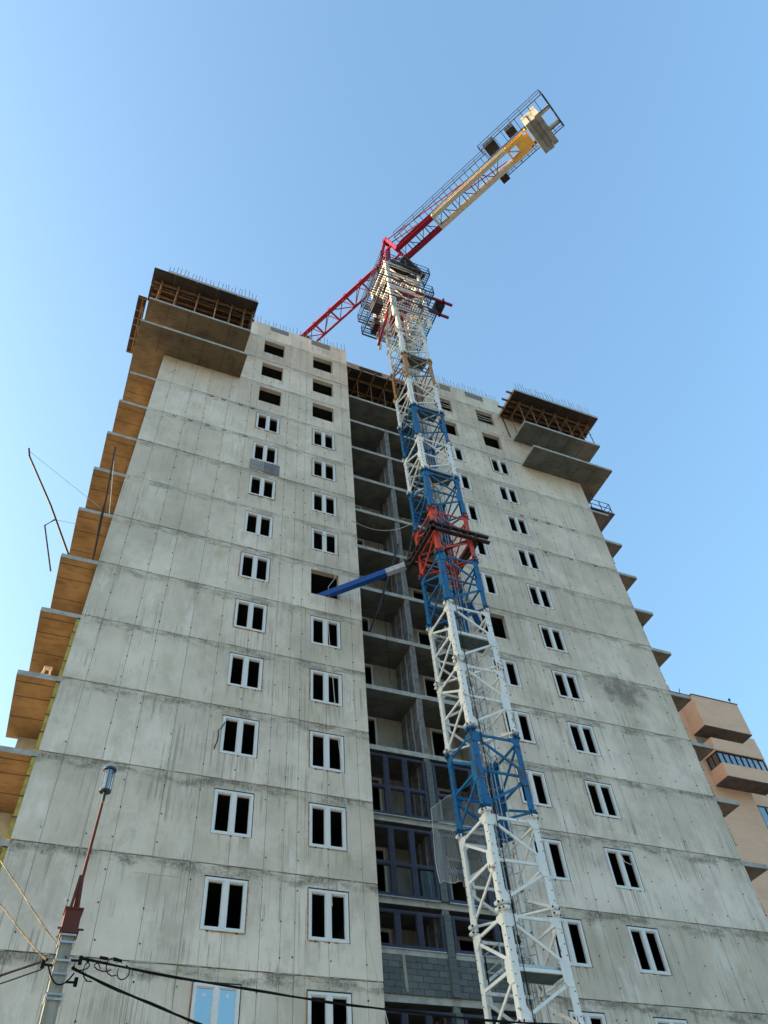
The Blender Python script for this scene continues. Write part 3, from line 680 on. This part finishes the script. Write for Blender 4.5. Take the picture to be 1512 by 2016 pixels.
# mast head, slewing ring
b = MB(); q = 1.0
for sx in (-1, 1):
    for sy in (-1, 1): b.bar((sx*q, sy*q, 53.3), (sx*q*1.1, sy*q*1.1, 57.4), .18)
for s in (-1, 1):
    for za, zb in ((53.4, 55.3), (55.3, 57.2)):
        b.bar((-q, s*q, za), (q, s*q, zb), .10); b.bar((q, s*q, za), (-q, s*q, zb), .10); b.bar((s*q, -q, za), (s*q, q, zb), .10)
b.obj('mast_head', 'white', K)
b = MB(); b.tube([(0, 0, 57.3), (0, 0, 57.65)], 1.35, 24); b.tube([(0, 0, 57.65), (0, 0, 57.95)], 1.2, 24); b.tube([(0, 0, 57.95), (0, 0, 58.3)], 1.35, 24); b.obj('slewing_ring', 'dark', K)
b = MB(); q = 1.0
for sx in (-1, 1):
    for sy in (-1, 1): b.bar((sx*q, sy*q, 58.3), (sx*.75, sy*.75, 61.2), .2)
for s in (-1, 1): b.bar((-q, s*q, 58.4), (q*.75, s*.75, 61.1), .12); b.bar((s*q, q, 58.4), (s*.75, -.75, 61.1), .12)
b.box(-1.1, 1.1, -1.1, 1.1, 58.3, 58.55); b.obj('slewing_frame', 'crimson', K)
# rotating part: along d (counter jib) and -d (jib)
d = V(.432, -.902, 0).normalized(); e = V(.902, .432, 0).normalized()
def D(s, t, z): return d*s+e*t+V(0, 0, z)
b = MB(); zb = 61.0
for t in (-.62, .62):
    b.bar(D(-.7, t, zb), D(-.1, t*.35, 65.6), .24); b.bar(D(1.2, t, zb), D(.1, t*.35, 65.6), .24); b.bar(D(-.5, t*.8, 62.8), D(.8, t*.8, 62.8), .14)
b.bar(D(-.5, -.55, 62.8), D(-.5, .55, 62.8), .14); b.bar(D(.8, -.55, 62.8), D(.8, .55, 62.8), .14)
b.bar(D(0, -.4, 65.6), D(0, .4, 65.6), .4, .5); b.obj('apex_frame', 'crimson', K)
# jib
j = MB(); zb = 61.0; zt = 62.35; L = 38.0; w = .62
cb = []
for t in (-w, w): j = MB(); j.bar(D(-.9, t, zb), D(-L, t, zb), .16); j.obj('jib_chord', 'crimson', K)
j = MB(); j.tube([D(-.9, 0, zt), D(-L, 0, zt)], .12, 8); j.obj('jib_chord', 'crimson', K)
n = 21; j1 = MB(); j2 = MB(); step = (L-1.0)/n
for i in range(n):
    s = -.95-i*step; s2 = s-step; sm = s-step/2
    j2.bar(D(s, -w, zb), D(s, w, zb), .12)
    (j1.bar(D(s, -w, zb), D(s2, w, zb), .06) if i % 2 else j1.bar(D(s, w, zb), D(s2, -w, zb), .06))
    for t in (-w, w): j1.bar(D(s, t, zb), D(sm, 0, zt), .065); j1.bar(D(sm, 0, zt), D(s2, t, zb), .065)
j1.obj('jib_lacing', 'crimson', K); j2.obj('jib_cross_member', 'crimson', K)
j = MB()
for i in range(n): s = -.95-i*step; j.tube([D(s-.12, -w-.02, zb+.12), D(s+.12, -w-.02, zb+.12)], .12, 6)
j.obj('jib_pin', 'crimson', K)
j = MB(); j.bar(D(-9, 0, 60.55), D(-10.8, 0, 60.55), .9, .3); j.obj('trolley', 'dark', K)
# counter jib: two deep side beams, red root, cream middle, end yellowed by painted sun glow
def ibeam(b, s0, s1, t, z0, z1, w):
    b.bar(D(s0, t, (z0+z1)/2), D(s1, t, (z0+z1)/2), .03, z1-z0-.06); b.bar(D(s0, t, z0+.02), D(s1, t, z0+.02), w, .04); b.bar(D(s0, t, z1-.02), D(s1, t, z1-.02), w, .04)
for s0, s1, mt in ((1.0, 4.75, 'crimson'), (4.78, 11.6, 'cream'), (11.62, 13.25, 'yellow')):
    for t in (-.53, .53): b = MB(); ibeam(b, s0, s1, t, 60.95, 61.45, .34); b.obj('counter_jib_beam', mt, K)
b = MB(); bx = MB()
ss = [1.1+i*.9 for i in range(12)]
for i, (s0, s1) in enumerate(zip(ss, ss[1:])):
    b.bar(D(s0, -.5, 61.1), D(s0, .5, 61.1), .07); b.bar(D(s0, -.5, 61.1), D(s1, .5, 61.1), .05) if i % 2 else b.bar(D(s0, .5, 61.1), D(s1, -.5, 61.1), .05)
    b.bar(D(s0+.3, -.5, 61.1), D(s0+.3, .5, 61.2), .04)
b.obj('counter_jib_lacing', 'rail', K)
b = MB(); b.bar(D(4.76, -.68, 61.2), D(4.76, .68, 61.2), .12, .54); b.obj('counter_jib_joint', 'cream', K)
b = MB(); b.bar(D(12.45, 0, 61.02), D(13.45, 0, 61.02), 1.0, .03); b.bar(D(11.75, -.7, 61.2), D(11.75, .7, 61.2), .10, .45); b.bar(D(12.65, -.55, 61.2), D(12.65, .55, 61.2), .1, .4)
b.bar(D(11.8, -.3, 61.15), D(12.6, .4, 61.15), .09); b.bar(D(13.5, -.75, 61.2), D(13.5, .75, 61.2), .12, .5); b.obj('counterweight_seat', 'yellow', K)
for i in range(3):
    b = MB(); s = 13.9+i*.40; dz = (.0, .18, .05)[i]; dt = (.0, .10, -.05)[i]
    b.bar(D(s, -1.28+dt, 60.95+dz), D(s, 1.28+dt, 60.95+dz), .375, 2.0); b.obj('counterweight', 'cw', K)
b = MB()
for t in (-.62, .62): b.bar(D(13.3, t, 61.6), D(15.75, t, 61.6), .22, .3)
b.obj('counter_jib_tail', 'cream', K)
# walkways and rails along the counter jib
b = MB()
def deck(b, s0, s1, t0, t1, z, step=.3):
    for t in (t0, t1): b.bar(D(s0, t, z), D(s1, t, z), .05, .08)
    n = int((s1-s0)/step)
    for i in range(n+1): s_ = s0+(s1-s0)*i/n; b.bar(D(s_, t0, z), D(s_, t1, z), .04, .03)
deck(b, 1.5, 10.5, -1.25, -.72, 61.5, .5); deck(b, 10.4, 15.75, -1.7, -.75, 61.48, .55); deck(b, 10.3, 15.75, .72, 1.15, 61.48, .6); b.bar(D(15.8, -1.7, 61.4), D(15.8, 1.15, 61.4), .08, .1)
o = b.obj('walkway', 'rail', K); o['kind'] = 'stuff'
b = MB(); rail_path(b, [D(1.5, -1.25, 61.5), D(10.5, -1.25, 61.5)], 1.1); rail_path(b, [D(10.3, -1.25, 61.5), D(10.3, -1.72, 61.5), D(15.8, -1.72, 61.5), D(15.8, 1.18, 61.5), D(10.3, 1.18, 61.5), D(10.3, .8, 61.5)], 1.1)
b.obj('guard_rail', 'rail', K)
b = MB(); b.bar(D(10.2, 1.0, 61.3), D(10.8, 1.0, 61.3), .6, .45); b.obj('switch_box', 'brownsteel', K)
b = MB(); b.bar(D(10.6, -1.2, 61.9), D(11.5, -1.2, 61.9), .8, .8); b.obj('control_cabinet', 'dark', K)
b = MB(); b.bar(D(12.4, -1.1, 61.9), D(13.1, -1.1, 61.9), .6, .7); b.obj('hoist_winch', 'dark', K)
b = MB()
for t in (-.35, .35): b.bar(D(.3, t*.6, 65.5), D(11.3, t, 61.6), .07)
b.obj('pendant_bar', 'crimson', K)
# ------------------------------------------------------------------ debris net behind the mast
b = MB(); nu, nv = 14, 18
P_ = []
for jv in range(nv+1):
    for iu in range(nu+1):
        u = iu/nu; v = jv/nv
        x = 11.92+u*2.0+.05*math.sin(v*5)+.08*v*(1-u)
        zt_ = 15.67+.69*min(1.0, u/.4)-.12*u; zb_ = 13.1+.06*math.sin(u*14)+.05*math.sin(u*23)
        y = -1.9+(.14*math.sin(u*11+v*1.5)+.06*math.sin(u*23+v*4))*(.35+v)+.10*math.sin(v*4)
        P_.append((x, y, zt_+(zb_-zt_)*v))
for jv in range(nv):
    for iu in range(nu):
        a = jv*(nu+1)+iu; b.quad(P_[a], P_[a+1], P_[a+nu+2], P_[a+nu+1])
N_ = thing('debris_net', 'torn white debris net hanging behind the mast in front of the plum glazing', 'net', P_[0], None, None)
b.obj('mesh_sheet', 'net', N_, tuple(-c for c in P_[0]))
b = MB(); b.tube([P_[jv*(nu+1)] for jv in range(nv+1)], .011, 5); b.tube([P_[nv*(nu+1)+iu] for iu in range(nu+1)], .010, 5); b.tube([P_[iu] for iu in range(nu+1)], .010, 5)
b.obj('hem_rope', 'rope', N_, tuple(-c for c in P_[0]))

# ------------------------------------------------------------------ loose things on the tower
b = MB(); b.box(4.62, 5.38, -.05, -.03, 34.84, 35.66); tag(b.obj('cement_sheet', 'sheet'), 'light grey cement sheet covering the lower left of a window', 'sheet', 'cement sheets over a window')
b = MB(); b.box(5.39, 6.24, -.055, -.035, 34.80, 35.68); tag(b.obj('cement_sheet', 'sheet2'), 'dark bluish cement sheet covering the lower right of a window', 'sheet', 'cement sheets over a window')
b = MB(); b.tube([(9.04, -.02, 26.75), (8.85, -.1, 25.42), (8.93, -.1, 23.75), (9.04, -.1, 22.08), (9.17, -.1, 19.79), (9.3, -.1, 18.21), (9.5, -.12, 15.9), (9.72, -.12, 13.9), (10.0, -.15, 12.14), (10.48, -.3, 9.58), (11.1, -.6, 6.0), (11.5, -1.0, .1)], .015, 5)
tag(b.obj('rope', 'rope'), 'long pale rope hanging down the wall from the open window hole', 'rope')
b = MB(); b.tube([(8.95, -.05, 26.75), (8.9, -.12, 27.3), (9.25, -.1, 28.0), (9.4, -.06, 29.0), (9.42, -.05, 30.4)], .014, 5)
tag(b.obj('cord', 'rope'), 'short pale cord looping across the open window hole below a window', 'cord')
b = MB(); b.tube(catenary((10.3, -.03, 32.75), (14.2, .45, 34.6), .75), .018, 5)
tag(b.obj('hose', 'rope'), 'pale hose sagging across the central recess', 'hose')
b = MB(); b.tube([(13.15, .45, 32.4), (11.75, .52, 27.5), (11.2, .9, 25.75)], .05, 6)
tag(b.obj('brace_pole', 'dark'), 'dark slanting pole standing in the central recess below the blue tie', 'pole')
b = MB(); b.tube([(11.95, .46, 32.0), (11.97, .46, 27.0), (11.93, .46, 22.8)], .012, 5); tag(b.obj('rope', 'black'), 'thin dark rope hanging straight down inside the central recess', 'rope')
b = MB(); b.bar((11.55, .425, 10.78), (11.5, .425, 11.78), .02, .11, up=(1, 0, 0)); b.bar((11.55, .43, 10.66), (11.55, .43, 10.8), .05, .07)
tag(b.obj('plank', 'plank'), 'narrow grey plank leaning on the masonry blocks of the recess', 'plank')
for (c, r, pts, lab) in (('B', 7, [(.1, -.03, 2.38), (.3, -.06, 2.25), (.75, -.05, 2.2), (1.2, -.03, 2.4)], 'white plastic strip drooping across the top of a window above the hole'),
                    ('D', 2, [(.72, -.03, 2.5), (.8, -.06, 2.1), (1.05, -.09, 2.0), (1.3, -.03, 2.15)], 'pale plastic strip dangling in the right sash of a low window'),
                    ('A', 3, [(.1, -.03, 2.3), (-.02, -.06, 2.0), (-.12, -.06, 1.9), (-.1, -.06, 1.5), (-.2, -.05, 1.1)], 'dark cable hanging beside a window on the left wing'),
                    ('B', 1, [(.8, -.03, 2.5), (.78, -.06, 2.3), (.8, -.05, 2.1)], 'short pale strip hanging from the top of a low window')):
    b = MB(); x0 = WIN[c][0]; b.tube([(x0+p[0], p[1], zf(r)+p[2]) for p in pts], .018, 5); tag(b.obj('strip', 'black' if c == 'A' else 'rope'), lab, 'strip')
# outrigger poles on the left balconies
def outrigger(pts, arm, stays, lab):
    t = thing('outrigger_pole', lab, 'pole', pts[0], 'safety net outrigger poles'); o_ = tuple(-c for c in pts[0])
    b = MB(); b.tube(pts, .045, 6); b.obj('pole', 'brownsteel', t, o_)
    if arm: b = MB(); b.tube(arm, .035, 6); b.obj('arm', 'brownsteel', t, o_)
    b = MB()
    for s in stays: b.tube(s, .012, 4)
    b.obj('stay_wire', 'galv', t, o_)
outrigger([(-2.35, .05, 25.75), (-3.7, .02, 28.35), (-5.35, 0, 31.2), (-5.52, 0, 31.75)], [(-3.35, .02, 27.55), (-3.62, .0, 27.05), (-2.75, -.1, 24.5)], [[(-5.5, 0, 31.6), (-1.75, -.05, 28.9)], [(-3.35, .02, 27.55), (-2.4, .0, 27.6)]], 'dark outrigger pole leaning out from the left balcony against the sky')
outrigger([(-1.38, -.05, 25.72), (-1.62, -.5, 29.0), (-1.93, -1.0, 32.25)], [(-1.62, -.5, 29.0), (-1.6, -.4, 28.0), (-1.45, -.2, 26.5)], [[(-1.9, -.98, 32.0), (-1.3, -.05, 28.5)]], 'dark outrigger pole leaning forward beside the left wall corner')
# trestle on the lower left balcony
t = thing('trestle', 'small pale wooden trestle standing on a left balcony edge', 'trestle', (-1.7, .25, zf(4)-.03)); t.scale = (.75, .75, .8)
b = MB()
for sx, sy in ((-.22, -.15), (.22, -.15), (.22, .15), (-.22, .15)): b.bar((sx, sy, 0), (sx*.5, sy*.6, .55), .05)
b.obj('leg', 'wood', t)
b = MB(); b.box(-.2, .2, -.13, .13, .55, .6); b.bar((-.2, -.14, .12), (.2, -.14, .12), .05); b.obj('top', 'wood', t)

# ------------------------------------------------------------------ neighbouring brick block
NB = thing('brick_apartment_block', 'peach brick apartment block with glazed balcony boxes behind the tower', 'building', (44, 14, 0))
def nb(b, n, mt, p=None): return b.obj(n, mt, p or NB, (-44, -14, 0) if p is None else None)
b = MB(); b.box(41.4, 46.95, 13.4, 30, 0, 38.9); nb(b, 'wall', 'peach')
b = MB(); b.box(41.3, 47.0, 13.3, 30, 38.9, 39.05); nb(b, 'coping', 'peachcap')
b = MB(); b.box(46.955, 52, 14.8, 30, 0, 37.2); nb(b, 'wall', 'peach')
b = MB(); b.box(43.72, 48.3, 12.0, 13.39, 35.05, 37.85); b.box(43.72, 48.3, 12.0, 13.39, 34.98, 35.045, 1); nb(b, 'balcony_box', ['peach', 'peachsoffit'])
b = MB(); b.box(43.68, 48.34, 11.96, 13.38, 37.852, 37.93); nb(b, 'coping', 'peachcap')
for zz in (30.72,):
    b = MB(); b.box(43.72, 48.3, 12.0, 13.39, zz+2.13, zz+3.22); b.box(43.72, 48.3, 12.0, 13.39, zz, zz+1.1); b.box(43.7, 48.32, 11.98, 13.38, zz-.06, zz-.005, 1); bo = nb(b, 'balcony_box', ['peach', 'peachsoffit'])
    b = MB(); b.box(43.78, 48.24, 12.12, 12.2, zz+1.1, zz+1.16); b.box(43.78, 48.24, 12.12, 12.2, zz+2.07, zz+2.13); b.box(43.78, 43.86, 12.2, 13.3, zz+1.1, zz+1.16); b.box(43.78, 43.86, 12.2, 13.3, zz+2.07, zz+2.13)
    for i in range(9): x = 43.78+i*.555; b.box(x, x+.055, 12.1, 12.2, zz+1.16, zz+2.07)
    for i in range(3): y = 12.2+i*.5; b.box(43.77, 43.85, y, y+.05, zz+1.16, zz+2.07)
    b.obj('balcony_frame', 'dark', bo)
    for i in range(8):
        b = MB(); x = 43.835+i*.555; b.box(x, x+.5, 12.15, 12.165, zz+1.16, zz+2.07); b.obj('pane', 'glass_dark', bo)
    for i in range(2):
        b = MB(); y = 12.25+i*.5; b.box(43.8, 43.815, y, y+.45, zz+1.16, zz+2.07); b.obj('pane', 'glass_dark', bo)
b = MB(); b.box(43.8, 46.2, 13.36, 13.395, 33.96, 34.96); nb(b, 'recess_panel', 'concrete')
b = MB()
for zz in (30.8, 27.4, 24.0): b.box(46.96, 50.8, 14.72, 14.79, zz-2.6, zz-2.5); b.box(46.96, 50.8, 14.72, 14.79, zz-.2, zz-.1)
for i in range(6): x = 46.96+i*.8; b.box(x, x+.07, 14.7, 14.79, 18, 30.7)
nb(b, 'window_grid', 'plum')
b = MB(); b.box(46.96, 50.8, 14.75, 14.77, 18, 30.7); nb(b, 'glazing', 'glass_dark')
b = MB(); b.box(42.6, 43.3, 13.4, 14.0, 39.06, 39.7); nb(b, 'chimney', 'peach')
b = MB(); b.bar((43.55, 13.2, 38.0), (43.9, 13.0, 39.2), .05); nb(b, 'antenna', 'dark')
b = MB(); b.bar((48.1, 12.3, 37.9), (48.1, 12.3, 38.5), .03); b.tube([(48.1, 12.3, 38.45), (48.1, 12.3, 38.62)], .09, 8); nb(b, 'vent_cap', 'rail')

# ------------------------------------------------------------------ utility pole with lamp, overhead cables
PX, PY = .46, -13.85
U = thing('utility_pole', 'weathered concrete utility pole topped by a rusty lamp mast and lantern', 'utility pole', (PX, PY, 0))
b = MB()
for i in range(1):
    w0, w1, h0, h1 = .115, .072, .10, .068; z1 = 5.78; n = len(b.v)
    b.v += [(-w0, -h0, 0), (w0, -h0, 0), (w0, h0, 0), (-w0, h0, 0), (-w1, -h1, z1), (w1, -h1, z1), (w1, h1, z1), (-w1, h1, z1)]
    for q in ((3, 2, 1, 0), (4, 5, 6, 7), (0, 1, 5, 4), (1, 2, 6, 5), (2, 3, 7, 6), (3, 0, 4, 7)): b.f.append(tuple(n+i_ for i_ in q)); b.mi.append(0); b.tone.append(.5)
b.obj('post', 'post', U, None)
for z in (5.02, 5.07, 5.28, 5.42, 5.62, 5.70):
    b = MB(); w = .094; b.box(-w, w, -w, -w+.008, z, z+.022); b.box(-w, w, w-.008, w, z, z+.022); b.box(-w, -w+.008, -w+.008, w-.008, z, z+.022); b.box(w-.008, w, -w+.008, w-.008, z, z+.022); b.obj('strap', 'galv', U)
b = MB(); b.box(-.095, .095, -.098, .098, 5.74, 6.02); b.box(-.11, .11, -.11, .11, 5.73, 5.755); b.box(-.11, .11, -.11, .11, 6.0, 6.02); b.tube([(-.14, -.08, 5.78), (.16, -.08, 5.78)], .012, 6); b.obj('bracket_box', 'rustiron', U)
b = MB(); b.tube([(0, 0, 6.0), (.045, 0, 7.5)], .022, 8, r2=.018)
for s in (-1, 1): b.bar((s*.045, -.02, 6.0), (s*.012, -.01, 6.45), .035, .02)
b.obj('lamp_mast', 'rustiron', U)
b = MB(); b.tube([(0, 0, 7.44), (0, 0, 7.58)], .022, 8); b.tube([(0, 0, 7.57), (0, 0, 7.59)], .08, 14); b.tube([(0, 0, 7.59), (0, 0, 7.87)], .03, 10)
for i in range(7):
    t = math.pi*2*i/7; b.tube([(.073*math.cos(t), .073*math.sin(t), 7.58), (.073*math.cos(t), .073*math.sin(t), 7.90)], .005, 5)
la = b.obj('lantern', 'rail', U, (.045, 0, .045))
b = MB(); b.tube([(0, 0, 7.90), (0, 0, 7.925)], .092, 16); b.tube([(0, 0, 7.925), (0, 0, 7.955)], .085, 16, r2=.03); b.obj('lantern_cap', 'lampcap', la)
b = MB(); b.tube([(0, 0, 7.59), (0, 0, 7.90)], .066, 16, cap=False); b.obj('lantern_glass', 'glass_lamp', la)
for sx, z in ((1, 5.45), (-1, 5.38), (1, 5.22)):
    b = MB(); b.bar((sx*.09, -.05, z), (sx*.2, -.06, z), .02); b.tube([(sx*.2, -.06, z-.04), (sx*.2, -.06, z+.05)], .022, 8); b.obj('insulator', 'black', U)
def cable(pts, r, mt, lab, twist=0):
    b = MB(); b.tube(pts, r, 6)
    if twist:
        b2 = [Vector(p)+V(0, .010*math.sin(i*1.1), .013*math.cos(i*1.1)) for i, p in enumerate(pts)]; b.tube(b2, r*.8, 6)
    return tag(b.obj('overhead_cable', mt), lab, 'cable', 'overhead cables at the utility pole')
def spl(p, q, sag, n=26): return catenary(p, q, sag, n)
cable(spl((.66, -13.92, 5.47), (16.5, -12.6, 6.4), .55, 40), .012, 'black', 'upper black cable from the pole crossing in front of the crane mast', 1)
cable(spl((.58, -13.95, 5.35), (6.3, -12.9, 4.5), .18, 30), .013, 'black', 'lower black cable from the pole sloping down past the blue window', 1)
cable(spl((.5, -13.94, 5.45), (-3.2, -8.9, 11.6), .1), .006, 'goldcable', 'thin golden twisted cable rising left from the pole, the upper of two', 1)
cable(spl((.28, -13.98, 5.4), (-2.6, -9.5, 9.9), .1), .006, 'goldcable', 'thin golden twisted cable rising left from the pole, the lower of two', 1)
cable(spl((.30, -13.94, 5.42), (-6.0, -4.5, 7.0), .25), .012, 'black', 'thick black cable leaving the pole to the left edge, upper one', 1)
cable(spl((.26, -13.9, 5.33), (-6.0, -5.5, 6.2), .2), .008, 'black', 'thin black cable leaving the pole to the left edge, lower one')
rn = random.Random(9); b = MB()
for i in range(5):
    c = V(.68+.12*i, -14.02+.01*i, 5.40+rn.uniform(-.08, .02)); rx, rz = rn.uniform(.06, .13), rn.uniform(.05, .12); a0 = rn.uniform(0, 3)
    b.tube([c+V(rx*math.cos(a0+t*.6), .02*math.sin(t), rz*math.sin(a0+t*.6)) for t in range(9)], .007, 5)
for x, z in ((.86, 5.47), (1.02, 5.46)): b.tube([(x, -14.0, z), (x+.1, -14.0, z-.01)], .017, 6)
tag(b.obj('cable_coil', 'black'), 'tangle of black cable loops and clamps hanging right of the pole', 'cable')
b = MB(); b.tube(catenary((.32, -13.95, 5.36), (.62, -13.95, 5.3), .16, 8), .009, 5); tag(b.obj('jumper_cable', 'black'), 'short black cable looping round the front of the pole', 'cable')

S.render.engine = 'CYCLES'
